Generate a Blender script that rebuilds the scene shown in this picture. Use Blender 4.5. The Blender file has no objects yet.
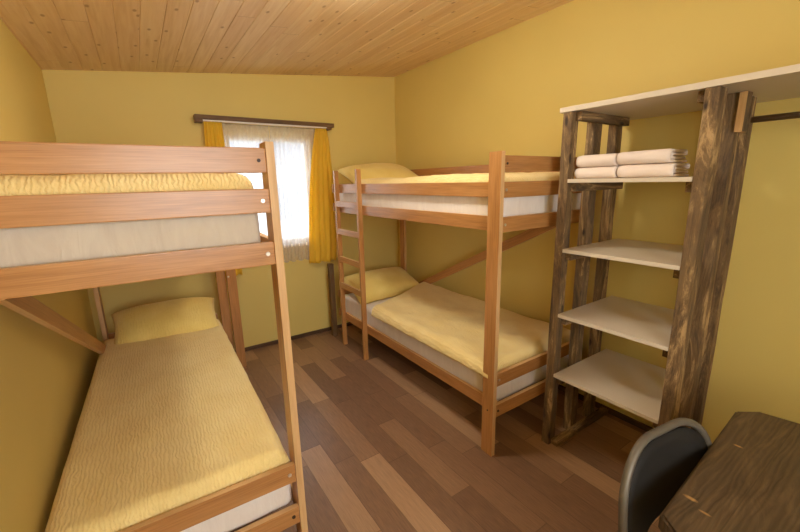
import bpy, bmesh, math, random
from mathutils import Vector, Matrix, noise
random.seed(7)
S = bpy.context.scene
COL = S.collection

# ------------------------------------------------------------------ camera
F_PX = 380.86
yaw, pitch, roll = 0.5914, -0.2187, -0.0221
fwd = Vector((math.sin(yaw)*math.cos(pitch), math.cos(yaw)*math.cos(pitch), math.sin(pitch)))
rt = Vector((math.cos(yaw), -math.sin(yaw), 0)); up = rt.cross(fwd)
R_ = math.cos(roll)*rt + math.sin(roll)*up
U_ = -math.sin(roll)*rt + math.cos(roll)*up
cam = bpy.data.cameras.new('camera'); cam_o = bpy.data.objects.new('camera', cam); COL.objects.link(cam_o)
m = Matrix((R_, U_, -fwd)).transposed().to_4x4(); m.translation = (0, 0, 1.5)
cam_o.matrix_world = m
cam.sensor_width = 36; cam.lens = F_PX/800*36; cam.clip_start = .02
S.camera = cam_o

# ------------------------------------------------------------------ world and light
W = bpy.data.worlds.new('world'); S.world = W; W.use_nodes = True
bg = W.node_tree.nodes['Background']; bg.inputs[0].default_value = (0.86, 0.93, 1.0, 1); bg.inputs[1].default_value = 4.2
S.view_settings.view_transform = 'Standard'; S.view_settings.look = 'None'
S.view_settings.exposure = 0.27; S.view_settings.gamma = 1; S.view_settings.use_curve_mapping = False
S.cycles.use_denoising = True
S.cycles.max_bounces = 10; S.cycles.diffuse_bounces = 8; S.cycles.transparent_max_bounces = 12
S.cycles.sample_clamp_indirect = 6
LAMP_STRENGTH = 66.0
REAR_W = 23.0

XL, XR, YB, YR = -.402, 2.347, 3.524, -1.30
def ceil_z(x): return 2.26 + (x + .384)*.1044
WIN = (.64, 1.39, .95, 1.90)       # window in the far wall
WIN2 = (-.30, .80, 1.0, 2.1)      # window in the wall behind the camera

def portal(name, loc, sx, sy, rot):
    l = bpy.data.lights.new(name, 'AREA'); l.shape = 'RECTANGLE'; l.size = sx; l.size_y = sy
    l.cycles.is_portal = True
    o = bpy.data.objects.new(name, l); COL.objects.link(o); o.location = loc; o.rotation_euler = rot
portal('window_portal', ((WIN[0]+WIN[1])/2, YB+.11, (WIN[2]+WIN[3])/2), WIN[1]-WIN[0], WIN[3]-WIN[2], (-math.pi/2, 0, 0))
dl = bpy.data.lights.new('rear_window_daylight', 'AREA'); dl.shape = 'RECTANGLE'; dl.size = WIN2[1]-WIN2[0]-.02; dl.size_y = WIN2[3]-WIN2[2]-.02
dl.energy = REAR_W; dl.color = (1.0, .98, .93)
dlo = bpy.data.objects.new('rear_window_daylight', dl); COL.objects.link(dlo); dlo.location = ((WIN2[0]+WIN2[1])/2, YR-.015, (WIN2[2]+WIN2[3])/2); dlo.rotation_euler = (math.pi/2, 0, 0)

# ------------------------------------------------------------------ materials
def srgb(r, g, b):
    f = lambda c: (c/255/12.92) if c/255 <= .04045 else ((c/255+.055)/1.055)**2.4
    return (f(r), f(g), f(b), 1)
class NT:
    def __init__(s, name, rough=.5):
        s.m = bpy.data.materials.new(name); s.m.use_nodes = True
        s.t = s.m.node_tree; s.n = s.t.nodes; s.b = s.n['Principled BSDF']
        s.b.inputs['Roughness'].default_value = rough
    def node(s, typ, **k):
        n = s.n.new(typ)
        for a, v in k.items(): setattr(n, a, v)
        return n
    def link(s, a, b): s.t.links.new(a, b)
    def math(s, op, a, b=None, c=None):
        n = s.node('ShaderNodeMath', operation=op)
        for i, v in enumerate((a, b, c)):
            if v is None: continue
            if isinstance(v, (int, float)): n.inputs[i].default_value = v
            else: s.link(v, n.inputs[i])
        return n.outputs[0]
    def coord(s, scale=(1, 1, 1), which='Object', rnd=0):
        tc = s.node('ShaderNodeTexCoord'); mp = s.node('ShaderNodeMapping')
        mp.inputs['Scale'].default_value = scale
        src = tc.outputs[which]
        if rnd:
            oi = s.node('ShaderNodeObjectInfo'); vm = s.node('ShaderNodeVectorMath', operation='SCALE')
            vm.inputs[0].default_value = (rnd, rnd*1.7, rnd*.6); s.link(oi.outputs['Random'], vm.inputs['Scale'])
            ad = s.node('ShaderNodeVectorMath', operation='ADD'); s.link(src, ad.inputs[0]); s.link(vm.outputs[0], ad.inputs[1]); src = ad.outputs[0]
        s.link(src, mp.inputs[0]); return mp.outputs[0]
    def noise(s, vec, scale, detail=3, rough=.5, dist=0):
        n = s.node('ShaderNodeTexNoise'); n.inputs['Scale'].default_value = scale; n.inputs['Detail'].default_value = detail
        n.inputs['Roughness'].default_value = rough; n.inputs['Distortion'].default_value = dist
        s.link(vec, n.inputs['Vector']); return n.outputs['Fac']
    def ramp(s, fac, stops):
        n = s.node('ShaderNodeValToRGB'); e = n.color_ramp.elements
        while len(e) < len(stops): e.new(.5)
        for i, (p, c) in enumerate(stops): e[i].position = p; e[i].color = c
        s.link(fac, n.inputs[0]); return n.outputs[0]
    def mix(s, fac, a, b, mode='MIX'):
        n = s.node('ShaderNodeMix', data_type='RGBA', blend_type=mode)
        for i, v in ((0, fac), (6, a), (7, b)):
            if isinstance(v, (int, float)): n.inputs[i].default_value = v
            elif isinstance(v, tuple): n.inputs[i].default_value = v
            else: s.link(v, n.inputs[i])
        return n.outputs[2]
    def bump(s, h, strength=.2, dist=.01):
        n = s.node('ShaderNodeBump'); n.inputs['Strength'].default_value = strength; n.inputs['Distance'].default_value = dist
        s.link(h, n.inputs['Height']); s.link(n.outputs[0], s.b.inputs['Normal'])
    def color(s, c):
        if isinstance(c, tuple): s.b.inputs['Base Color'].default_value = c
        else: s.link(c, s.b.inputs['Base Color'])

def plain(name, col, rough=.5, metal=0, spec=None):
    n = NT(name, rough); n.color(col); n.b.inputs['Metallic'].default_value = metal
    if spec is not None: n.b.inputs['Specular IOR Level'].default_value = spec
    return n.m
def wood(name, a, b, c, rough=.38, grain=1., bump=.05):     # grain runs along local X
    n = NT(name, rough); v = n.coord((1.2, 14, 14), rnd=9)
    f1 = n.noise(v, 2.2*grain, 5, .6, .4)
    v2 = n.coord((3, 120, 120), rnd=5); f2 = n.noise(v2, 2.5, 2, .5)
    base = n.ramp(f1, [(.3, a), (.5, b), (.72, c)])
    col = n.mix(.35, base, n.ramp(f2, [(.35, a), (.65, c)]))
    n.color(col); n.bump(f2, bump, .002); return n.m
beech = wood('beech', srgb(156, 106, 56), srgb(184, 130, 74), srgb(200, 148, 92), .3)
beech_edge = wood('beech_edge', srgb(200, 158, 106), srgb(214, 174, 122), srgb(224, 186, 136), .45)

def rustic_mat():
    n = NT('rustic_stained_wood', .75)
    v = n.coord((1.0, 6, 6), rnd=11)
    f = n.noise(v, 2.4, 9, .78, 1.2)
    base = n.ramp(f, [(.36, srgb(44, 32, 20)), (.45, srgb(84, 64, 40)), (.54, srgb(122, 96, 60)), (.62, srgb(200, 166, 114))])
    v2 = n.coord((5, 160, 160), rnd=7); g = n.noise(v2, 2, 3, .6)
    col = n.mix(.28, base, n.ramp(g, [(.3, srgb(66, 50, 36)), (.7, srgb(158, 128, 92))]), 'MIX')
    vk = n.coord((5, 14, 14), rnd=3); vo = n.node('ShaderNodeTexVoronoi'); vo.inputs['Scale'].default_value = 1.3; n.link(vk, vo.inputs['Vector'])
    k = n.ramp(vo.outputs['Distance'], [(.10, (1, 1, 1, 1)), (.2, (0, 0, 0, 1))])
    vs = n.node('ShaderNodeSeparateColor'); n.link(vo.outputs['Color'], vs.inputs[0]); k = n.math('MULTIPLY', k, n.math('LESS_THAN', vs.outputs[0], .3))
    col = n.mix(k, col, srgb(50, 36, 26))
    n.color(col); n.bump(g, .35, .003); return n.m
rustic = rustic_mat()

def wall_mat():
    n = NT('yellow_wall_paint', .62); v = n.coord((1, 1, 1), 'Object')
    f = n.noise(v, 1.3, 3, .5)
    n.color(n.ramp(f, [(.3, srgb(218, 197, 114)), (.7, srgb(223, 202, 119))]))
    n.bump(n.noise(v, 260, 2, .5), .04, .001); return n.m
yellow = wall_mat()

def ceiling_mat():
    n = NT('spruce_boards', .5); tc = n.node('ShaderNodeTexCoord'); sp = n.node('ShaderNodeSeparateXYZ'); n.link(tc.outputs['Object'], sp.inputs[0])
    i = n.math('FLOOR', n.math('DIVIDE', n.math('ADD', sp.outputs[0], .395), .105))
    wn = n.node('ShaderNodeTexWhiteNoise', noise_dimensions='1D'); n.link(i, wn.inputs['W'])
    # board ends, a butt joint every 2.2 m at a different place on every board
    t = n.math('DIVIDE', n.math('ADD', sp.outputs[1], n.math('MULTIPLY', wn.outputs['Value'], 17.0)), 2.2)
    j = n.math('FLOOR', t); fr = n.math('FRACT', t)
    joint = n.math('LESS_THAN', fr, .0012)
    cb = n.node('ShaderNodeCombineXYZ'); n.link(i, cb.inputs[0]); n.link(j, cb.inputs[1])
    wn2 = n.node('ShaderNodeTexWhiteNoise', noise_dimensions='2D'); n.link(cb.outputs[0], wn2.inputs['Vector'])
    off = n.node('ShaderNodeCombineXYZ'); n.link(n.math('MULTIPLY', i, 3.7), off.inputs[0]); n.link(n.math('MULTIPLY', wn2.outputs['Value'], 31.), off.inputs[1])
    ad = n.node('ShaderNodeVectorMath', operation='ADD'); n.link(tc.outputs['Object'], ad.inputs[0]); n.link(off.outputs[0], ad.inputs[1])
    mp = n.node('ShaderNodeMapping'); mp.inputs['Scale'].default_value = (22, 1.1, 1); n.link(ad.outputs[0], mp.inputs[0])
    g = n.noise(mp.outputs[0], 2.0, 4, .55, .6)
    base = n.ramp(g, [(.3, srgb(220, 190, 144)), (.52, srgb(232, 206, 164)), (.75, srgb(240, 218, 180))])
    base = n.mix(n.math('MULTIPLY', wn2.outputs['Value'], .25), base, srgb(206, 158, 104))
    mk = n.node('ShaderNodeMapping'); mk.inputs['Scale'].default_value = (9, 4.6, 1); n.link(ad.outputs[0], mk.inputs[0])
    vo = n.node('ShaderNodeTexVoronoi'); vo.inputs['Scale'].default_value = 1.0; vo.voronoi_dimensions = '2D'; n.link(mk.outputs[0], vo.inputs['Vector'])
    k = n.ramp(vo.outputs['Distance'], [(.045, (1, 1, 1, 1)), (.10, (0, 0, 0, 1))])
    rr = n.node('ShaderNodeSeparateColor'); n.link(vo.outputs['Color'], rr.inputs[0])
    k = n.math('MULTIPLY', k, n.math('LESS_THAN', rr.outputs[0], .42))
    base = n.mix(n.math('MULTIPLY', k, .6), base, srgb(140, 92, 48))
    base = n.mix(n.math('MULTIPLY', joint, .7), base, srgb(120, 80, 42))
    n.color(base); return n.m
spruce = ceiling_mat()

def floor_mat():
    n = NT('plank_vinyl', .36); tc = n.node('ShaderNodeTexCoord'); sp = n.node('ShaderNodeSeparateXYZ'); n.link(tc.outputs['Object'], sp.inputs[0])
    tx = n.math('DIVIDE', n.math('ADD', sp.outputs[0], 1.177), .124)
    i = n.math('FLOOR', tx); fx = n.math('FRACT', tx)
    wn = n.node('ShaderNodeTexWhiteNoise', noise_dimensions='1D'); n.link(i, wn.inputs['W'])
    ty = n.math('DIVIDE', n.math('ADD', sp.outputs[1], n.math('MULTIPLY', wn.outputs['Value'], 9.0)), .69)
    j = n.math('FLOOR', ty); fy = n.math('FRACT', ty)
    cb = n.node('ShaderNodeCombineXYZ'); n.link(i, cb.inputs[0]); n.link(j, cb.inputs[1])
    wn2 = n.node('ShaderNodeTexWhiteNoise', noise_dimensions='2D'); n.link(cb.outputs[0], wn2.inputs['Vector'])
    seam = n.math('MAXIMUM', n.math('LESS_THAN', fx, .022), n.math('LESS_THAN', fy, .005))
    off = n.node('ShaderNodeCombineXYZ'); n.link(n.math('MULTIPLY', wn2.outputs['Value'], 11.), off.inputs[0]); n.link(n.math('MULTIPLY', wn2.outputs['Value'], 37.), off.inputs[1])
    ad = n.node('ShaderNodeVectorMath', operation='ADD'); n.link(tc.outputs['Object'], ad.inputs[0]); n.link(off.outputs[0], ad.inputs[1])
    mp = n.node('ShaderNodeMapping'); mp.inputs['Scale'].default_value = (26, 1.6, 1); n.link(ad.outputs[0], mp.inputs[0])
    g = n.noise(mp.outputs[0], 2.2, 6, .65, .5)
    mp2 = n.node('ShaderNodeMapping'); mp2.inputs['Scale'].default_value = (160, 6, 1); n.link(ad.outputs[0], mp2.inputs[0])
    g2 = n.noise(mp2.outputs[0], 2.0, 2, .5)
    tone = n.ramp(wn2.outputs['Value'], [(0, srgb(112, 84, 64)), (.4, srgb(142, 110, 84)), (.75, srgb(174, 138, 104)), (1, srgb(206, 168, 128))])
    c = n.mix(n.math('MULTIPLY', g, .7), tone, srgb(108, 84, 66))
    c = n.mix(.22, c, n.ramp(g2, [(.35, srgb(90, 62, 44)), (.65, srgb(176, 132, 98))]))
    c = n.mix(n.math('MULTIPLY', seam, .55), c, srgb(62, 42, 30))
    n.color(c); n.bump(g2, .05, .001); return n.m
plank = floor_mat()

def duvet_mat(name, a, b, crinkle=1.):
    n = NT(name, .8)
    v = n.coord((1.0, .36, 1.0), rnd=3)
    wt = n.node('ShaderNodeTexWave', bands_direction='X'); wt.inputs['Scale'].default_value = 25*crinkle; wt.inputs['Distortion'].default_value = 7
    wt.inputs['Detail'].default_value = 2; wt.inputs['Detail Scale'].default_value = 1.6; wt.inputs['Detail Roughness'].default_value = .6
    n.link(n.coord((1.0, .5, 1.0), rnd=3), wt.inputs['Vector'])
    w = n.math('ADD', n.math('MULTIPLY', wt.outputs['Fac'], .5), n.math('MULTIPLY', n.noise(v, 50*crinkle, 2, .5, .7), .5))
    v2 = n.coord((1, 1, 1)); f = n.noise(v2, 5, 3, .5)
    n.color(n.ramp(f, [(.3, a), (.7, b)]))
    n.bump(w, .5, .009)
    n.b.inputs['Sheen Weight'].default_value = .15
    return n.m
duvet_y = duvet_mat('yellow_seersucker', srgb(238, 212, 140), srgb(246, 225, 160))
pillow_y = duvet_mat('yellow_pillowcase', srgb(230, 204, 112), srgb(242, 220, 136), .8)
def sheet_mat(name, a, b):
    n = NT(name, .85); v = n.coord((3, 3, .8)); f = n.noise(v, 7, 4, .6, 1.2)
    n.color(n.ramp(f, [(.3, a), (.7, b)])); n.bump(f, .35, .012); return n.m
sheet = sheet_mat('white_fitted_sheet', srgb(232, 224, 218), srgb(240, 234, 228))
sheet_g = sheet_mat('greyish_fitted_sheet', srgb(200, 188, 172), srgb(210, 200, 184))
white_lam = plain('cream_laminate', srgb(214, 202, 182), .45)
towel_m = NT('towel_terry', .95); _v = towel_m.coord((1, 1, 1)); towel_m.color(srgb(236, 222, 212)); towel_m.bump(towel_m.noise(_v, 260, 2, .6), .5, .003); towel_m = towel_m.m
dark_trim = wood('dark_baseboard', srgb(66, 46, 30), srgb(80, 56, 36), srgb(92, 66, 44), .5)
rail_wood = wood('curtain_rail_wood', srgb(84, 60, 34), srgb(106, 78, 46), srgb(124, 94, 58), .6)
white_paint = plain('white_window_paint', srgb(238, 234, 226), .4)
steel = plain('brushed_grey_steel', srgb(104, 97, 86), .5, .4)
bolt_m = plain('zinc_bolt', srgb(214, 204, 190), .3, .6)
hole_m = plain('dark_bolt', srgb(60, 40, 26), .5)
bronze = plain('brown_metal_tube', srgb(140, 116, 92), .4, .6)
black = plain('black_upholstery', srgb(30, 28, 26), .75, spec=.25)
seat_wood = wood('seat_plywood', srgb(110, 72, 40), srgb(134, 90, 52), srgb(150, 104, 64), .4)
pale_cut = wood('fresh_cut_wood', srgb(176, 134, 82), srgb(196, 154, 100), srgb(206, 166, 112), .6)
cleat_m = plain('dark_cleat', srgb(62, 48, 36), .7)

def cloth_mat(name, col, transl, transp=0., stripe=False):
    n = NT(name, .8); n.color(col)
    out = n.n['Material Output']
    tr = n.node('ShaderNodeBsdfTranslucent'); tr.inputs[0].default_value = col
    mx = n.node('ShaderNodeMixShader'); mx.inputs[0].default_value = transl
    n.link(n.b.outputs[0], mx.inputs[1]); n.link(tr.outputs[0], mx.inputs[2]); last = mx.outputs[0]
    if transp:
        tp = n.node('ShaderNodeBsdfTransparent'); m2 = n.node('ShaderNodeMixShader')
        v = n.coord((1, 1, 1)); f = n.noise(v, 60, 3, .6)
        n.link(n.math('ADD', n.math('MULTIPLY', f, .2), transp-.1), m2.inputs[0])
        n.link(last, m2.inputs[1]); n.link(tp.outputs[0], m2.inputs[2]); last = m2.outputs[0]
    n.link(last, out.inputs['Surface']); return n.m
curtain_m = cloth_mat('golden_curtain_cloth', srgb(255, 226, 84), .45)
sheer_m = cloth_mat('white_sheer_net', srgb(244, 238, 236), .5, .52)

def desk_mat():
    n = NT('dark_stained_desk', .5)
    v = n.coord((1.4, 9, 9)); f = n.noise(v, 2.4, 6, .7, 1.6)
    w = n.node('ShaderNodeTexWave', bands_direction='Y'); w.inputs['Scale'].default_value = 16; w.inputs['Distortion'].default_value = 11
    w.inputs['Detail'].default_value = 3; w.inputs['Detail Scale'].default_value = .9
    n.link(n.coord((.35, 1.6, 1)), w.inputs['Vector'])
    base = n.ramp(f, [(.3, srgb(48, 36, 25)), (.52, srgb(72, 56, 37)), (.75, srgb(104, 82, 55))])
    c = n.mix(.13, base, n.ramp(w.outputs['Fac'], [(.1, srgb(60, 44, 28)), (.6, srgb(102, 78, 48)), (.95, srgb(134, 106, 68))]))
    tc = n.node('ShaderNodeTexCoord'); sp = n.node('ShaderNodeSeparateXYZ'); n.link(tc.outputs['Object'], sp.inputs[0])
    # plank joints across the width of the top
    t = n.math('FRACT', n.math('DIVIDE', n.math('ADD', sp.outputs[1], 3.0), .14))
    c = n.mix(n.math('MULTIPLY', n.math('LESS_THAN', t, .02), .6), c, srgb(46, 32, 20))
    # worn scratches in the stain
    for (sx, sy, ax, ay) in ((-.213, .154, .009, .022), (-.235, .118, .006, .018), (.104, .150, .007, .016)):
        dx = n.math('DIVIDE', n.math('SUBTRACT', sp.outputs[0], sx), ax); dy = n.math('DIVIDE', n.math('SUBTRACT', sp.outputs[1], sy), ay)
        d = n.math('ADD', n.math('MULTIPLY', dx, dx), n.math('MULTIPLY', dy, dy))
        d = n.math('ADD', d, n.math('MULTIPLY', f, .8))
        n_ = n.ramp(d, [(.4, (1, 1, 1, 1)), (1.0, (0, 0, 0, 1))])
        c = n.mix(n.math('MULTIPLY', n_, .7), c, srgb(196, 152, 92))
    n.color(c); n.bump(w.outputs['Fac'], .25, .002); return n.m
desk_wood = desk_mat()
glass = NT('window_glass', .0); glass.b.inputs['Transmission Weight'].default_value = 1; glass.b.inputs['IOR'].default_value = 1.0; glass.b.inputs['Base Color'].default_value = (1, 1, 1, 1); glass = glass.m
opal = NT('opal_lamp_glass', .4); opal.b.inputs['Emission Color'].default_value = (1.0, .93, .80, 1); opal.b.inputs['Emission Strength'].default_value = LAMP_STRENGTH; opal = opal.m

# ------------------------------------------------------------------ helpers
def link(name, me, mat, parent=None, mtx=None):
    o = bpy.data.objects.new(name, me); COL.objects.link(o)
    for mm in (mat if isinstance(mat, (list, tuple)) else [mat]): me.materials.append(mm)
    if parent: o.parent = parent
    if mtx is not None: o.matrix_basis = mtx
    return o
def from_bm(name, bm, mat, parent=None, mtx=None, smooth=False):
    bmesh.ops.recalc_face_normals(bm, faces=bm.faces)
    me = bpy.data.meshes.new(name); bm.to_mesh(me); bm.free()
    if smooth: me.polygons.foreach_set('use_smooth', [True]*len(me.polygons))
    return link(name, me, mat, parent, mtx)
def add_box(bm, lo, hi, bevel=0):
    vs = [bm.verts.new((x, y, z)) for x in (lo[0], hi[0]) for y in (lo[1], hi[1]) for z in (lo[2], hi[2])]
    fs = [bm.faces.new([vs[i] for i in q]) for q in ((0,1,3,2), (4,6,7,5), (0,4,5,1), (2,3,7,6), (0,2,6,4), (1,5,7,3))]
    if bevel:
        es = {e for f in fs for e in f.edges}
        bmesh.ops.bevel(bm, geom=list(es), offset=bevel, segments=2, profile=.7, affect='EDGES')
def thing(name, label, cat, loc=(0, 0, 0), rz=0, group=None):
    o = bpy.data.objects.new(name, None); COL.objects.link(o); o.empty_display_size = .1
    o.location = loc; o.rotation_euler = (0, 0, rz); return tag(o, label, cat, group)
def tag(o, label, cat, group=None):
    o['label'] = label; o['category'] = cat
    if group: o['group'] = group
    return o
def struct(o): o['kind'] = 'structure'; return o
def board(name, lo, hi, mat, parent=None, edge=None, bevel=.003, rough=0):
    """box whose mesh runs lengthwise along its own X so that the grain follows it; edge = material of the narrow long faces"""
    c = [(a+b)/2 for a, b in zip(lo, hi)]; d = [abs(b-a) for a, b in zip(lo, hi)]
    ax = d.index(max(d))
    order = {0: Matrix.Identity(3), 1: Matrix(((0, -1, 0), (1, 0, 0), (0, 0, 1))), 2: Matrix(((0, 0, -1), (0, 1, 0), (1, 0, 0)))}[ax]
    dd = {0: (d[0], d[1], d[2]), 1: (d[1], d[0], d[2]), 2: (d[2], d[1], d[0])}[ax]
    mt = order.to_4x4(); mt.translation = c
    return oriented(name, dd, mat, parent, mt, edge, bevel, rough)
def oriented(name, dd, mat, parent, mt, edge=None, bevel=.003, rough=0):
    bm = bmesh.new(); h = [v/2 for v in dd]
    add_box(bm, [-v for v in h], h, min(bevel, min(dd)/3))
    if rough:
        bmesh.ops.subdivide_edges(bm, edges=[e for e in bm.edges if abs((e.verts[0].co-e.verts[1].co).x) > dd[0]*.5], cuts=int(dd[0]/.04)+1)
        sd = random.random()*50
        for v in bm.verts:
            q = noise.noise_vector(Vector((v.co.x*4+sd, v.co.y*20, v.co.z*20)))
            v.co.y += q.y*rough; v.co.z += q.z*rough
    mats = [mat]
    if edge:
        mats.append(edge); thin = 1 if dd[1] < dd[2] else 2; wide = 3-thin
        bm.normal_update()
        for f in bm.faces:
            if abs(f.normal[wide]) > .7: f.material_index = 1
            if abs(f.normal[0]) > .7: f.material_index = 1
    return from_bm(name, bm, mats, parent, mt)
def bar(name, p0, p1, t, w, mat, parent, edge=None, side=(1, 0, 0)):
    """board between two points, thickness t along side, width w across"""
    p0, p1 = Vector(p0), Vector(p1); x = (p1-p0).normalized(); y = Vector(side); y = (y - x*y.dot(x)).normalized(); z = x.cross(y)
    mt = Matrix((x, y, z)).transposed().to_4x4(); mt.translation = (p0+p1)/2
    return oriented(name, ((p1-p0).length, t, w), mat, parent, mt, edge)
def tube_bm(bm, pts, r, n=12, closed=False):
    pts = [Vector(p) for p in pts]; rings = []; N = len(pts); prev = None
    for i, p in enumerate(pts):
        a = pts[(i-1) % N] if (closed or i > 0) else p; b = pts[(i+1) % N] if (closed or i < N-1) else p
        t = (b-a).normalized()
        if prev is None:
            u = t.orthogonal().normalized()
        else:
            u = (prev - t*prev.dot(t)).normalized()
        prev = u; w = t.cross(u)
        rings.append([bm.verts.new(p + r*(math.cos(2*math.pi*k/n)*u + math.sin(2*math.pi*k/n)*w)) for k in range(n)])
    for i in range(N if closed else N-1):
        A, B = rings[i], rings[(i+1) % N]
        off = 0
        if closed and i == N-1:
            off = min(range(n), key=lambda s: (A[0].co-B[s].co).length)
        for k in range(n): bm.faces.new((A[k], A[(k+1) % n], B[(k+1+off) % n], B[(k+off) % n]))
    if not closed: bm.faces.new(rings[0][::-1]); bm.faces.new(rings[-1])
def tube(name, pts, r, mat, parent=None, n=12, closed=False):
    bm = bmesh.new(); tube_bm(bm, pts, r, n, closed); return from_bm(name, bm, mat, parent, None, True)
def disc(name, c, axis, r, t, mat, parent):
    bm = bmesh.new(); a = Vector(axis)
    q = a.to_track_quat('Z', 'Y').to_matrix().to_4x4()
    bmesh.ops.create_cone(bm, cap_ends=True, segments=16, radius1=r, radius2=r*.85, depth=t)
    mt = q.copy(); mt.translation = c
    if parent.type == 'MESH': mt = parent.matrix_basis.inverted() @ mt      # a bolt is a sub-part of its board
    return from_bm(name, bm, mat, parent, mt)
def cushion(name, w, l, h, mat, n=48, p=6., edge=.06, wr=.006, ws=6., bottom=.25, top_fn=None, outline=None, seed=0, flat=0.):
    """soft slab w (x) by l (y), height h at its middle, rounded at the borders; origin at the centre of its underside"""
    bm = bmesh.new(); nx = max(8, int(n*w/max(w, l))); ny = max(8, int(n*l/max(w, l)))
    def prof(u, L):
        d = (1-abs(u))*L/2
        return 1. if d > edge else math.sqrt(max(0, 1-(1-d/edge)**2))
    def warp(i, N):          # denser near the borders
        s = -1 + 2*i/N; return math.sin(s*math.pi/2)*.35 + s*.65
    top = {}; bot = {}
    for i in range(nx+1):
        for j in range(ny+1):
            u, v = warp(i, nx), warp(j, ny)
            ux, uy = u, v
            e = min(prof(u, w), prof(v, l)) if p > 5 else (max(0., (1-abs(u)**p))*max(0., (1-abs(v)**p)))**.45
            x, y = u*w/2, v*l/2
            if outline: x, y = outline(u, v, x, y)
            q = Vector((x*ws+seed, y*ws, seed*1.3)); nz = noise.noise(q) + .5*noise.noise(q*2.3)
            z = h*(bottom + (1-bottom)*e) + nz*wr*(.3+.7*e)
            if top_fn: z += top_fn(x, y)*e
            if i in (0, nx) or j in (0, ny):
                x += noise.noise(Vector((y*9+seed, 3, x*9)))*wr*.8; y += noise.noise(Vector((x*9+seed, 7, y*9)))*wr*.8
            top[i, j] = bm.verts.new((x, y, z))
            zb = 0 if flat else h*bottom*(1-e)*.9
            bot[i, j] = bm.verts.new((x, y, zb)) if not (i in (0, nx) or j in (0, ny)) else bm.verts.new((x, y, h*bottom*.45))
    for i in range(nx):
        for j in range(ny):
            bm.faces.new((top[i, j], top[i+1, j], top[i+1, j+1], top[i, j+1]))
            bm.faces.new((bot[i, j], bot[i, j+1], bot[i+1, j+1], bot[i+1, j]))
    for i in range(nx):
        for j in (0, ny): bm.faces.new((top[i, j], top[i+1, j], bot[i+1, j], bot[i, j]))
    for j in range(ny):
        for i in (0, nx): bm.faces.new((top[i, j], top[i, j+1], bot[i, j+1], bot[i, j]))
    return from_bm(name, bm, mat, None, None, True)
def place(o, loc, rot=(0, 0, 0)): o.location = loc; o.rotation_euler = rot; return o

# ------------------------------------------------------------------ room shell
def prism(name, pts, lo, hi, axis, mat):
    """polygon in the two other axes, extruded along axis"""
    bm = bmesh.new()
    def P(p, t): return {0: (t, p[0], p[1]), 1: (p[0], t, p[1]), 2: (p[0], p[1], t)}[axis]
    a = [bm.verts.new(P(p, lo)) for p in pts]; b = [bm.verts.new(P(p, hi)) for p in pts]
    bm.faces.new(a); bm.faces.new(b[::-1])
    for i in range(len(pts)):
        j = (i+1) % len(pts); bm.faces.new((a[i], b[i], b[j], a[j]))
    return from_bm(name, bm, mat)
T = .12
struct(prism('floor', [(XL-T, YR-T), (XR+T, YR-T), (XR+T, YB+T), (XL-T, YB+T)], -.1, 0, 2, plank))
struct(prism('wall_left', [(YR, 0), (YB, 0), (YB, ceil_z(XL)), (YR, ceil_z(XL))], XL-T, XL, 0, yellow))
struct(prism('wall_right', [(YR, 0), (YB, 0), (YB, ceil_z(XR)), (YR, ceil_z(XR))], XR, XR+T, 0, yellow))
def wall_with_hole(name, y0, y1, w):
    bm = bmesh.new(); x0, x1, z0, z1 = w; xa, xb = XL-T, XR+T
    polys = [[(xa, 0), (x0, 0), (x0, ceil_z(x0)), (xa, ceil_z(xa))], [(x1, 0), (xb, 0), (xb, ceil_z(xb)), (x1, ceil_z(x1))],
             [(x0, 0), (x1, 0), (x1, z0), (x0, z0)], [(x0, z1), (x1, z1), (x1, ceil_z(x1)), (x0, ceil_z(x0))]]
    for pl in polys:
        a = [bm.verts.new((p[0], y0, p[1])) for p in pl]; b = [bm.verts.new((p[0], y1, p[1])) for p in pl]
        bm.faces.new(a); bm.faces.new(b[::-1])
        for i in range(4): j = (i+1) % 4; bm.faces.new((a[i], b[i], b[j], a[j]))
    bmesh.ops.remove_doubles(bm, verts=bm.verts, dist=1e-5)
    return from_bm(name, bm, yellow)
struct(wall_with_hole('wall_back', YB, YB+T, WIN))
struct(wall_with_hole('wall_rear', YR-T, YR, WIN2))
# ceiling of tongue-and-groove boards, V grooves modelled
bm = bmesh.new(); x = -.395-.105; prof = []
while x < XR+T:
    g = .0035
    prof += [(x, ceil_z(x)+.004), (x+g, ceil_z(x+g)), (x+.105-g, ceil_z(x+.105-g))]; x += .105
prof.append((x, ceil_z(x)+.004))
a = [bm.verts.new((p[0], YR-T, p[1])) for p in prof]; b = [bm.verts.new((p[0], YB+T, p[1])) for p in prof]
at = [bm.verts.new((p[0], YR-T, p[1]+.1)) for p in (prof[0], prof[-1])]; bt = [bm.verts.new((p[0], YB+T, p[1]+.1)) for p in (prof[0], prof[-1])]
for i in range(len(prof)-1): bm.faces.new((a[i], a[i+1], b[i+1], b[i]))
bm.faces.new((at[0], at[1], bt[1], bt[0])); bm.faces.new(a[::-1]+[at[0], at[1]]); bm.faces.new(b+[bt[1], bt[0]])
bm.faces.new((a[0], b[0], bt[0], at[0])); bm.faces.new((a[-1], at[1], bt[1], b[-1]))
struct(from_bm('ceiling', bm, spruce))
bh = .035
struct(board('baseboard_back', (XL, YB-.014, 0), (XR, YB, bh), dark_trim, bevel=.002))
struct(board('baseboard_left', (XL, YR, 0), (XL+.014, YB-.014, bh), dark_trim, bevel=.002))
struct(board('baseboard_right', (XR-.014, YR, 0), (XR, YB-.014, bh), dark_trim, bevel=.002))

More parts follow.
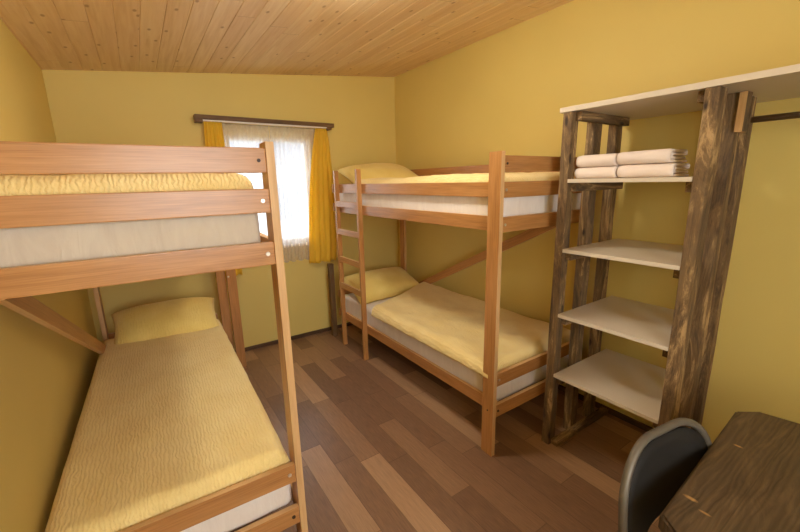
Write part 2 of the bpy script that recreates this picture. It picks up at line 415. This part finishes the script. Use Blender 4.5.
def window(name, w, y, s):
    """white frame in the opening; s = +1 when outdoors lies towards +y"""
    x0, x1, z0, z1 = w; bm = bmesh.new(); f = .055; ya, yb = sorted((y+s*.02, y+s*.085))
    for lo, hi in (((x0, ya, z0), (x0+f, yb, z1)), ((x1-f, ya, z0), (x1, yb, z1)), ((x0+f, ya, z0), (x1-f, yb, z0+f*.8)), ((x0+f, ya, z1-f*.6), (x1-f, yb, z1)),
                   (((x0+x1)/2-.04, ya, z0+f*.8), ((x0+x1)/2+.04, yb, z1-f*.6))): add_box(bm, lo, hi, .004)
    o = struct(from_bm(name, bm, white_paint))
    bm = bmesh.new(); g = sorted((y+s*.05, y+s*.056)); add_box(bm, (x0+f, g[0], z0+f*.8), ((x0+x1)/2-.04, g[1], z1-f*.6)); add_box(bm, ((x0+x1)/2+.04, g[0], z0+f*.8), (x1-f, g[1], z1-f*.6))
    from_bm('window_pane', bm, glass, o)
    bm = bmesh.new(); q = sorted((y-s*.03, y+s*.02)); add_box(bm, (x0-.03, q[0], z0-.03), (x1+.03, q[1], z0), .004); from_bm('window_sill', bm, white_paint, o)
window('window_1', WIN, YB, 1); window('window_2', WIN2, YR, -1)

# ------------------------------------------------------------------ outdoors seen through the net curtain
grd = plain('outdoor_gravel', srgb(170, 172, 166), .9)
bm = bmesh.new(); add_box(bm, (-14, YB+.4, -.8), (16, 26, -.6)); g_ = struct(from_bm('ground', bm, grd)); 
facade = plain('pale_render', srgb(196, 200, 206), .8); roofm = plain('grey_roof', srgb(120, 124, 132), .8); dark_win = plain('dark_pane', srgb(120, 130, 140), .2)
hs = thing('neighbour_house', 'pale house with a grey pitched roof seen hazily through the net curtain', 'house', (4.6, 11, -.6), .15)
hb = bmesh.new(); add_box(hb, (-2.4, 0, 0), (2.6, 4, 2.7)); from_bm('house_wall', hb, facade, hs)
rp = bmesh.new(); 
a = [rp.verts.new(p) for p in ((-2.8, -.3, 2.6), (2.9, -.3, 2.6), (0, -.3, 4.3))]; b = [rp.verts.new((v.co.x, 4.3, v.co.z)) for v in a]
rp.faces.new(a); rp.faces.new(b[::-1]); [rp.faces.new((a[i], b[i], b[(i+1) % 3], a[(i+1) % 3])) for i in range(3)]
from_bm('roof', rp, roofm, hs)
for wx in (-1.5, .9):
    wb = bmesh.new(); add_box(wb, (wx, -.03, 1.1), (wx+.8, .0, 2.1)); from_bm('house_window', wb, dark_win, hs)

# ------------------------------------------------------------------ ceiling lamp
lx, ly = .90, 1.60
lamp = thing('ceiling_light', 'round opal ceiling lamp mounted on the pine boards', 'lamp', (lx, ly, ceil_z(lx)), 0)
lamp.rotation_euler = (0, -math.atan(.1044), 0)
bm = bmesh.new(); bmesh.ops.create_cone(bm, cap_ends=True, segments=32, radius1=.14, radius2=.14, depth=.02)
from_bm('lamp_base', bm, white_paint, lamp, Matrix.Translation((0, 0, -.01)), False)
bm = bmesh.new(); bmesh.ops.create_uvsphere(bm, u_segments=32, v_segments=16, radius=.13)
bmesh.ops.delete(bm, geom=[v for v in bm.verts if v.co.z > .001], context='VERTS')
for v in bm.verts: v.co.z *= .55
from_bm('lamp_shade', bm, opal, lamp, Matrix.Translation((0, 0, -.021)), True)

# ------------------------------------------------------------------ bunk beds
ZT = 1.628; PW = .078; PT = .026; L = 2.05
Z_RAIL = (1.244, 1.318); Z_GUARD = (1.412, 1.487); Z_TOP = (1.535, 1.609); Z_LRAIL = (.228, .300); Z_LBOARD = (.412, .486)
def bunk(name, label, loc, rz, s, Wd, ladder, slim=False):
    t = thing(name, label, 'bunk bed', loc, rz)
    def bx(nm, u0, u1, y0, y1, z0, z1, edge=beech_edge):
        return board(nm, (min(s*u0, s*u1), y0, z0), (max(s*u0, s*u1), y1, z1), beech, t, edge)
    for u0 in (0, Wd-PT):
        for y0 in (0, L-PW):
            if slim and u0 and not y0: continue      # the wall carries this corner
            if slim and not u0 and y0: bx('post', -.068, -.001, L-.03, L-.002, 0, ZT, None); continue
            if ladder and not u0 and y0: continue     # the ladder carries this corner
            bx('post', u0, u0+PT, y0, y0+PW, 0, ZT)
    # end boards near and far
    for nm, (z0, z1) in (('guard_board', Z_TOP), ('guard_board', Z_GUARD), ('end_rail', Z_RAIL), ('end_board', Z_LBOARD), ('end_rail', Z_LRAIL)):
        e = bx(nm, PT, Wd-PT, .006, .028, z0, z1)
        if not (z0 == Z_TOP[0]): bx(nm, .062 if ladder else PT, Wd-PT, L-.028, L-.006, z0, z1)
        zc = (z0+z1)/2
        disc('bolt', (s*(PT+.022), .0045, zc), (0, -1, 0), .0075 if z0 != Z_TOP[0] else .006, .004, bolt_m if z0 not in (Z_TOP[0], Z_LRAIL[0]) else hole_m, e)
    # long sides
    for u0, wall in ((0, False), (Wd-PT, True)):
        ua = u0+.041 if (ladder and not wall) else u0+.002
        bx('side_rail', ua, ua+.022, PW*.3 if ladder and not wall else PW, 1.872 if ladder and not wall else L-PW, *Z_RAIL); bx('side_rail', ua, ua+.022, PW*.3 if ladder and not wall else PW, 1.872 if ladder and not wall else L-PW, Z_LRAIL[0]+.012, Z_LRAIL[1]+.012)
        if wall: bx('guard_board', u0+.002, u0+.024, PW, L-PW, *Z_TOP)
        elif ladder: bx('guard_board', ua, ua+.022, .03, L-PW if not ladder else 1.872, *Z_GUARD)
    ub = s*(Wd-PT-.012)
    bar('diagonal_brace', (ub, .20, 1.235), (ub, L-.09, .345), .022, .065, beech, t, beech_edge)
    # slats under both mattresses
    us = .064 if ladder else PT
    for z in (1.268, .262):
        for k in range(12):
            y = .12 + k*(L-.24)/11
            sl = board('slat', (min(s*(us+.001), s*(Wd-PT-.001)), y-.03, z), (max(s*(us+.001), s*(Wd-PT-.001)), y+.03, z+.014), beech_edge, t)
    disc('bolt', (-s*.001, .038, .27), (-s, 0, 0), .005, .003, hole_m, t)
    if ladder:
        for y0 in (1.44, 1.845): bx('ladder_stile', 0.002, .040, y0, y0+.028, 0, 1.60, beech_edge if False else None) 
        for zt in (1.345, 1.105, .857, .613):
            bx('ladder_rung', .004, .026, 1.468, 1.845, zt-.048, zt)
    else:
        # the upright at the far end that carries a steel fitting
        bx('ladder_stile', -.140, -.070, L-.078, L-.048, 0, 1.60, None)
        disc('bolt', (-s*.082, L-.081, .79), (0, -1, 0), .008, .006, bolt_m, t)
    return t
BR = (1.418, 1.248); WR = .83
bunk('bunk_bed', 'beech bunk bed with a ladder along the right wall beside the rustic shelf', (BR[0], BR[1], 0), 0, 1, WR, True)
BL = (.369, 1.232); WL = .763; TH = .028
bunk('bunk_bed', 'beech bunk bed close on the left, top guard boards level with the window', (BL[0], BL[1], 0), -TH, -1, WL, False, True)

# mattresses
def mattress(label, w, l, h, mat, loc, rz):
    bm = bmesh.new(); add_box(bm, (-w/2, -l/2, 0), (w/2, l/2, h))
    bmesh.ops.subdivide_edges(bm, edges=[e for e in bm.edges if abs(e.verts[0].co.y-e.verts[1].co.y) > .1], cuts=28)
    bmesh.ops.subdivide_edges(bm, edges=[e for e in bm.edges if abs(e.verts[0].co.x-e.verts[1].co.x) > .1], cuts=12)
    bmesh.ops.bevel(bm, geom=[e for e in bm.edges if e.calc_face_angle(0) > 1], offset=.03, segments=4, profile=.55, affect='EDGES')
    for v in bm.verts:
        q = noise.noise_vector(v.co*7+Vector((h*99+w*31, 0, 0)))*.004; v.co += q
        if v.co.z < 0: v.co.z = 0
    o = from_bm('mattress', bm, mat, None, None, True); place(o, loc, (0, 0, rz)); return tag(o, label, 'mattress')
cL = lambda u, y, z: (BL[0] + math.cos(-TH)*(-u) - math.sin(-TH)*y, BL[1] + math.sin(-TH)*(-u) + math.cos(-TH)*y, z)
mattress('white fitted mattress on the top bunk of the right bed', .730, 1.96, .15, sheet, (BR[0]+.434, BR[1]+L/2-.002, 1.283), 0)
mattress('white fitted mattress on the bottom bunk of the right bed', .730, 1.96, .17, sheet, (BR[0]+.434, BR[1]+L/2-.002, .277), 0)
mattress('pale grey fitted mattress on the top bunk at the left', WL-2*PT-.03, 1.96, .15, sheet_g, cL(WL/2+.01, L/2, 1.283), -TH)
mattress('white fitted mattress on the bottom bunk at the left', WL-2*PT-.012, 1.96, .17, sheet, cL(WL/2, L/2, .277), -TH)

# duvets
def wrinkles(sd, amp, k=1.):
    def f(x, y):
        return amp*(noise.noise(Vector((x*2.2+sd, y*1.4, sd))) + .35*noise.noise(Vector((x*7, y*4+sd, 2)))) 
    return f
d = cushion('duvet', .725, 1.80, .075, duvet_y, n=110, edge=.05, wr=.005, ws=9, top_fn=wrinkles(3, .014), seed=2)
place(d, cL(WL/2+.010, .935, .447), (0, 0, -TH)); tag(d, 'yellow crinkled duvet spread over the bottom bunk at the left', 'duvet')
def shear(u, v, x, y):   # the folded head edge slants across the mattress
    return (x, y + (v+1)/2*(u*.20))
d = cushion('duvet', .835, 1.45, .085, duvet_y, n=110, edge=.06, wr=.008, ws=6, top_fn=wrinkles(11, .02), outline=shear, seed=9)
place(d, (BR[0]+WR/2+.0, BR[1]+.03+.735, .447)); tag(d, 'yellow crinkled duvet spread over the bottom bunk of the right bed', 'duvet')
d = cushion('duvet', .725, 1.62, .095, duvet_y, n=90, edge=.05, wr=.008, ws=7, top_fn=wrinkles(21, .016), seed=5)
place(d, (BR[0]+.434, BR[1]+.03+.815, 1.433)); tag(d, 'yellow crinkled duvet on the top bunk of the right bed', 'duvet')
# folded duvet on the near top bunk: two lofty layers
def fold_top(x, y): return .006*math.sin(x*9+1)+.006*noise.noise(Vector((x*6, y*6, 3)))
bm = bmesh.new()
def folded(w, l, t, nlay=2):
    """ribbon folded once, the fold facing the foot end (-y), one mesh"""
    N = 26; path = []
    for k in range(N+1): path.append((l/2 - l*k/N*.985, t*.5))
    for k in range(1, 8): a_ = math.pi*k/8; path.append((-l/2 + .015 - math.sin(a_)*t*.55, t - math.cos(a_)*t*.5))
    for k in range(N+1): path.append((-l/2 + l*k/N*.985+.015, t*1.5))
    return path
path = folded(.62, 1.3, .050)
nxx = 30; rows = []
for idx, (yy, zz) in enumerate(path):
    q0 = path[max(0, idx-1)]; q1 = path[min(len(path)-1, idx+1)]
    ty, tz = q1[0]-q0[0], q1[1]-q0[1]; ll = math.hypot(ty, tz) or 1; ny_, nz_ = -tz/ll, ty/ll
    ra, rb = [], []
    endf = min(1, .35+min(idx, len(path)-1-idx)*.35)
    for i in range(nxx+1):
        u = -1+2*i/nxx; u = math.sin(u*math.pi/2)*.4+u*.6
        e = math.sqrt(max(.04, 1-max(0, (abs(u)*.31-.27)/.04)**2))
        h = .050*.49*e*endf
        n1 = noise.noise(Vector((u*3+7, yy*8, zz*60)))*.006 + noise.noise(Vector((u*16+7, yy*9, zz*40)))*.004
        for lst, sg in ((ra, 1), (rb, -1)):
            y_ = yy+ny_*h*sg; z_ = zz+nz_*h*sg + n1
            lst.append(bm.verts.new((u*.315+n1, y_, max(.0, z_))))
    rows.append((ra, rb))
for k in range(len(rows)-1):
    for i in range(nxx):
        bm.faces.new((rows[k][0][i], rows[k][0][i+1], rows[k+1][0][i+1], rows[k+1][0][i]))
        bm.faces.new((rows[k][1][i], rows[k+1][1][i], rows[k+1][1][i+1], rows[k][1][i+1]))
    for i in (0, nxx): bm.faces.new((rows[k][0][i], rows[k+1][0][i], rows[k+1][1][i], rows[k][1][i]))
for k in (0, -1):
    for i in range(nxx): bm.faces.new((rows[k][0][i], rows[k][1][i], rows[k][1][i+1], rows[k][0][i+1]))
d = from_bm('duvet', bm, duvet_y, None, None, True)
place(d, cL(WL/2-.005, .73, 1.434), (0, 0, -TH)); tag(d, 'folded yellow duvet on the top bunk at the left, behind the guard boards', 'duvet')

# pillows
def pil(label, w, l, h, loc, rot, sd):
    def ol(u, v, x, y):
        k = 1-.07*(1-v*v)*abs(u) ; k2 = 1-.07*(1-u*u)*abs(v); return (x*k, y*k2)
    o = cushion('pillow', w, l, h, pillow_y, n=44, p=2.4, wr=.007, ws=9, bottom=.16, outline=ol, seed=sd)
    place(o, loc, rot); return tag(o, label, 'pillow')
pil('yellow pillow at the head of the bottom bunk at the left', .66, .41, .155, cL(WL/2-.015, 1.82, .525), (math.radians(23), 0, -TH), 4)
pil('yellow pillow at the head of the bottom bunk of the right bed', .72, .42, .13, (1.83, 3.03, .52), (math.radians(21), 0, .03), 13)
pil('yellow pillow propped up at the head of the right top bunk', .70, .45, .13, (1.845, 2.99, 1.512), (math.radians(22), math.radians(-1), -.03), 31)

# ------------------------------------------------------------------ rustic shelf
SX = 1.755; ZTOP = 1.806
sh = thing('shelf_unit', 'open shelf unit of rough dark timbers with cream shelves against the right wall', 'shelf', (SX, .86, 0))
def sb(nm, lo, hi, mat=rustic, **k): return board(nm, (lo[0]-SX, lo[1]-.86, lo[2]), (hi[0]-SX, hi[1]-.86, hi[2]), mat, sh, **k)
for y0, y1, xs in ((1.125, 1.172, ((1.757, 1.812), (1.965, 2.028), (2.178, 2.236))), (.560, .606, ((1.757, 1.835), (1.965, 2.022), (2.112, 2.168)))):
    for x0, x1 in xs:
        sb('upright', (x0, y0, 0.0), (x1, y1, ZTOP), bevel=.004, rough=.0022)
for z in (ZTOP, 1.475, 1.127, .777, .430):
    # battens that carry the shelves, on the inner faces of both ladders
    sb('batten', (1.785, 1.092, z-.042), (2.235, 1.124, z-.001), bevel=.003, rough=.001)
    sb('batten', (1.785, .607, z-.042), (2.16, .636, z-.001), bevel=.003, rough=.001)
sb('batten', (1.775, 1.083, .004), (2.325, 1.124, .034), bevel=.003, rough=.001)
sb('batten', (1.775, .607, .004), (2.325, .636, .034), bevel=.003, rough=.001)
for z in (1.475, 1.127, .777, .430):
    sb('shelf_board', (SX, .607, z), (2.30, 1.1235, z+.018), white_lam, bevel=.0015)
sb('top_board', (SX, -.75, ZTOP+.0005), (XR-.002, 1.19, ZTOP+.0235), white_lam, bevel=.0015)
sb('upright', (1.90, -.72, 0), (1.955, -.67, ZTOP), bevel=.004, rough=.0022)
sb('rail_block', (1.950, .534, 1.658), (2.005, .559, ZTOP-.002), rustic, edge=pale_cut, bevel=.002)
o = tube('hanging_rail', [(2.14, .5595, 1.716), (2.14, -.67, 1.716)], .0125, bronze, None, 14)
tag(o, 'brown metal clothes rail running right from the shelf unit under the cream top', 'rail')
# towels
def towel(lbl, y0, y1, x0, z, h, sd):
    t = h/4.05; dpt = .17; bm = bmesh.new(); path = []
    def arc(cx, cz, r, a0, a1, n=6): return [(cx+r*math.cos(a0+(a1-a0)*k/n), cz+r*math.sin(a0+(a1-a0)*k/n)) for k in range(n+1)]
    P = [(dpt, t*.5), (dpt*.6, t*.5), (t*2, t*.5)] + arc(t*2, h/2, h/2-t*.5, -math.pi/2, -3*math.pi/2, 8) + [(dpt*.6, h-t*.5)] + arc(dpt-t, h-t-.0, t*.5, math.pi/2, -math.pi/2, 5) + [(dpt*.5, h-t*1.5)] + arc(t*2.6, h/2, t*.5, math.pi/2, 3*math.pi/2, 5) + [(dpt*.5, t*1.5), (dpt*.92, t*1.5)]
    M = 14; rows = []
    for i, p in enumerate(P):
        a = P[max(0, i-1)]; b = P[min(len(P)-1, i+1)]; dx, dz = b[0]-a[0], b[1]-a[1]; l_ = math.hypot(dx, dz) or 1; nx_, nz_ = -dz/l_, dx/l_
        A, B = [], []
        for k in range(M+1):
            s_ = k/M; yy = y0+(y1-y0)*s_
            e = 1-.35*max(0, (abs(2*s_-1)-.86)/.14)
            w = noise.noise(Vector((p[0]*9+sd, yy*9, p[1]*30)))*.005
            for lst, sg in ((A, 1), (B, -1)):
                q = t*.485*e*sg; lst.append(bm.verts.new((x0+p[0]+nx_*q+w, yy+noise.noise(Vector((i*.5+sd, 1, 0)))*.004*(2*s_-1), max(0.0005, p[1]+nz_*q+w*.4))))
        rows.append((A, B))
    for i in range(len(rows)-1):
        for k in range(M):
            bm.faces.new((rows[i][0][k], rows[i][0][k+1], rows[i+1][0][k+1], rows[i+1][0][k])); bm.faces.new((rows[i][1][k], rows[i+1][1][k], rows[i+1][1][k+1], rows[i][1][k+1]))
        for k in (0, M): bm.faces.new((rows[i][0][k], rows[i+1][0][k], rows[i+1][1][k], rows[i][1][k]))
    for i in (0, -1):
        for k in range(M): bm.faces.new((rows[i][0][k], rows[i][1][k], rows[i][1][k+1], rows[i][0][k+1]))
    o = from_bm('folded_towel', bm, towel_m, None, None, True); o.location = (0, 0, z)
    return tag(o, lbl, 'towel', 'folded towels on the top shelf')
zs = 1.4935
towel('folded white towel at the bottom of the left pile on the shelf', .915, 1.108, 1.785, zs, .052, 1)
towel('folded white towel on top of the left pile on the shelf', .920, 1.104, 1.782, zs+.053, .056, 2)
towel('folded white towel at the bottom of the right pile on the shelf', .690, .908, 1.79, zs, .056, 3)
towel('folded white towel on top of the right pile on the shelf', .704, .914, 1.785, zs+.057, .056, 4)

# ------------------------------------------------------------------ curtains
cr = thing('curtain_rail', 'dark wooden curtain rail mounted over the window', 'curtain rail', (1.02, YB, 2.01))
def cb(nm, lo, hi, mat, **k): return board(nm, (lo[0]-1.02, lo[1]-YB, lo[2]-2.01), (hi[0]-1.02, hi[1]-YB, hi[2]-2.01), mat, cr, **k)
cb('rail_board', (.446, YB-.088, 2.002), (1.605, YB-.001, 2.038), rail_wood)
cb('end_block', (.446, YB-.084, 1.982), (.50, YB-.001, 2.002), rail_wood)
cb('end_block', (1.53, YB-.084, 1.982), (1.58, YB-.001, 2.002), rail_wood)
cb('curtain_track', (.50, YB-.082, 1.992), (1.53, YB-.048, 2.002), white_paint, bevel=.001)
def drape(name, xa0, xa1, xb0, xb1, ztop, zbot, y0, amp, folds, mat, sd, pinch=None, thick=0., power=1., forward=0.):
    """cloth hanging from xa0..xa1 at the top to xb0..xb1 at the hem"""
    bm = bmesh.new(); nx, nz = folds*14, 46; g = {}
    for j in range(nz+1):
        s_ = j/nz; z = ztop+(zbot-ztop)*s_
        e = s_**power
        l_ = xa0+(xb0-xa0)*e; r_ = xa1+(xb1-xa1)*e
        if pinch: l_, r_ = pinch(s_, l_, r_)
        A = amp*(.55+.6*min(1, s_*2))
        for i in range(nx+1):
            u = i/nx
            ph = u*folds*2*math.pi + .8*noise.noise(Vector((u*3+sd, s_*1.2, 0)))*2
            y = y0 + A*math.sin(ph) + .35*A*math.sin(ph*.5+sd+s_*2)
            if forward: y -= forward*max(0, (u-.35)/.65)**1.3*min(1, s_/.22)**1.2
            x = l_+(r_-l_)*u + .15*(r_-l_)/folds*math.sin(2*ph+1)
            g[i, j] = bm.verts.new((x, y, z + .006*math.sin(ph*.5)*s_))
    for i in range(nx):
        for j in range(nz): bm.faces.new((g[i, j], g[i+1, j], g[i+1, j+1], g[i, j+1]))
    o = from_bm(name, bm, mat, None, None, True)
    if thick:
        md = o.modifiers.new('cloth_thickness', 'SOLIDIFY'); md.thickness = thick; md.offset = 0
    return o
yc = YB-.066
o = drape('curtain', .508, .636, .45, .66, 1.990, .735, yc, .014, 5, curtain_m, 1.5, thick=.0016); tag(o, 'golden yellow curtain at the left of the window, mostly behind the near bunk', 'curtain')
def pr_(s_, l, r): return (l-.02*math.sin(s_*math.pi), r+.035*math.sin(s_*math.pi)**.6)
o = drape('curtain', 1.425, 1.53, 1.275, 1.545, 1.990, .745, yc, .015, 5, curtain_m, 4.2, pinch=pr_, thick=.0016, power=.8); tag(o, 'golden yellow curtain at the right of the window beside the bunk ladder', 'curtain')
o = drape('net_curtain', .60, 1.012, .62, 1.008, 1.990, .785, YB-.034, .008, 11, sheer_m, 7.7); tag(o, 'white net curtain over the left half of the window', 'curtain')
o = drape('net_curtain', 1.014, 1.46, 1.012, 1.40, 1.990, .785, YB-.034, .008, 11, sheer_m, 9.1); tag(o, 'white net curtain over the right half of the window', 'curtain')

# ------------------------------------------------------------------ short post under the curtain
o = board('short_post', (1.425, 3.335, 0), (1.47, 3.385, .74), rail_wood); tag(o, 'short dark wooden post standing under the right curtain beside the bunk ladder', 'post')

# ------------------------------------------------------------------ desk
dk = thing('desk', 'dark stained plank desk with cut corners in the near right corner', 'desk', (1.20, .10, 0), 0)
pts = [(.884, .276), (1.51, .312), (1.566, .268), (1.58, .17), (1.585, -.95), (.86, -.95), (.84, -.90), (.845, .225)]
bm = bmesh.new(); a = [bm.verts.new((p[0]-1.2, p[1]-.10, .712)) for p in pts]; b = [bm.verts.new((p[0]-1.2, p[1]-.10, .75)) for p in pts]
bm.faces.new(a); bm.faces.new(b[::-1])
for i in range(len(pts)): j = (i+1) % len(pts); bm.faces.new((a[i], b[i], b[j], a[j]))
bmesh.ops.bevel(bm, geom=[e for e in bm.edges if e.verts[0].co.z > .74 and e.verts[1].co.z > .74], offset=.006, segments=2, affect='EDGES')
from_bm('desk_top', bm, desk_wood, dk)
for x0 in (.90, 1.47):
    for y0 in (-.20, -.86): board('leg', (x0-1.2, y0-.10, 0), (x0+.06-1.2, y0+.06-.10, .712), desk_wood, dk)
for y0 in (-.185, -.845): board('apron', (.96-1.2, y0-.10, .63), (1.47-1.2, y0+.03-.10, .712), desk_wood, dk)

# ------------------------------------------------------------------ chair
ch = thing('chair', 'grey steel framed chair with a rounded black backrest pushed up to the dark desk', 'chair', (1.055, .18, 0), math.radians(-8))
HW = .192; yb = .135
def rr(hw, z0, z1, r_top, r_bot, n=8):
    pts = []
    for cx, cz, a0, r in ((hw-r_top, z1-r_top, 0, r_top), (-hw+r_top, z1-r_top, 90, r_top), (-hw+r_bot, z0+r_bot, 180, r_bot), (hw-r_bot, z0+r_bot, 270, r_bot)):
        for k in range(n+1):
            a = math.radians(a0+90*k/n); pts.append((cx+r*math.cos(a), cz+r*math.sin(a)))
    return pts
def bend(x, z): return yb + .022*(1-(x/HW)**2) + (z-.60)*.10
def back_outline(shrink):
    P = rr(HW-shrink, .50+shrink, .828-shrink, .125, .05)
    out = []
    for x, z in P:
        if z < .62 and abs(x) < HW-.07: pass
        out.append((x, z))
    return out
def sheet_panel(name, outline, y_off, thick, mat, par):
    bm = bmesh.new(); n = len(outline); cx = 0; cz = sum(p[1] for p in outline)/n
    R = 6; front, backv = [], []
    for side, store in ((-1, front), (1, backv)):
        for k in range(R+1):
            f = k/R; ring = []
            for x, z in outline:
                X = cx+(x-cx)*f; Z = cz+(z-cz)*f
                puff = thick*(1-.0*f) if f < .95 else thick*.5
                ring.append(bm.verts.new((X, bend(X, Z)+y_off+side*puff/2, Z)) if (k or not ring) else ring[0])
            store.append(ring)
    for st in (front, backv):
        for k in range(R):
            for i in range(n):
                j = (i+1) % n
                vs = [st[k][i], st[k+1][i], st[k+1][j]] + ([st[k][j]] if k else [])
                bm.faces.new(vs)
    for i in range(n): j = (i+1) % n; bm.faces.new((front[R][i], backv[R][i], backv[R][j], front[R][j]))
    return from_bm(name, bm, mat, par, None, True)
bo = back_outline(.008)
# arched lower edge between the two uprights
def arch(x, z):
    if z < .58 and abs(x) < HW-.045: return (x, .505 + .085*math.cos(x/(HW-.045)*math.pi/2)**.5)
    return (x, z)
def dense(P, n=8):
    out = []
    for i in range(len(P)):
        a, b = P[i], P[(i+1) % len(P)]; d_ = math.hypot(a[0]-b[0], a[1]-b[1]); m_ = max(1, int(d_/.02))
        out += [(a[0]+(b[0]-a[0])*k/m_, a[1]+(b[1]-a[1])*k/m_) for k in range(m_)]
    return out
sheet_panel('backrest', [arch(*p) for p in dense(bo)], 0, .016, black, ch)
# tubular frame: up one side, over the top and down the other, on into the rear legs
top = [p for p in rr(HW, .40, .834, .132, .02, 10) if p[1] > .42]
top = sorted([p for p in top if p[0] >= 0], key=lambda p: p[1]) + sorted([p for p in top if p[0] < 0], key=lambda p: -p[1])
fr = [(HW, yb+.07, .006), (HW, yb+.03, .25), (HW, yb-.012, .45)] + [(x, bend(x, z)+.003, z) for x, z in top] + [(-HW, yb-.012, .45), (-HW, yb+.03, .25), (-HW, yb+.07, .006)]
o = tube('frame', fr, .0105, steel, ch, 12)
for s_ in (1, -1):
    tube('leg', [(s_*(HW-.02), yb-.02, .452), (s_*(HW-.02), -.15, .448), (s_*(HW-.02), -.185, .41), (s_*(HW-.01), -.20, .006)], .011, steel, ch, 10)
bm = bmesh.new(); add_box(bm, (-HW+.03, -.20, .462), (HW-.03, .165, .478), .006)
for v in bm.verts: v.co.z -= .012*(1-(v.co.x/(HW-.03))**2)
from_bm('seat', bm, seat_wood, ch)
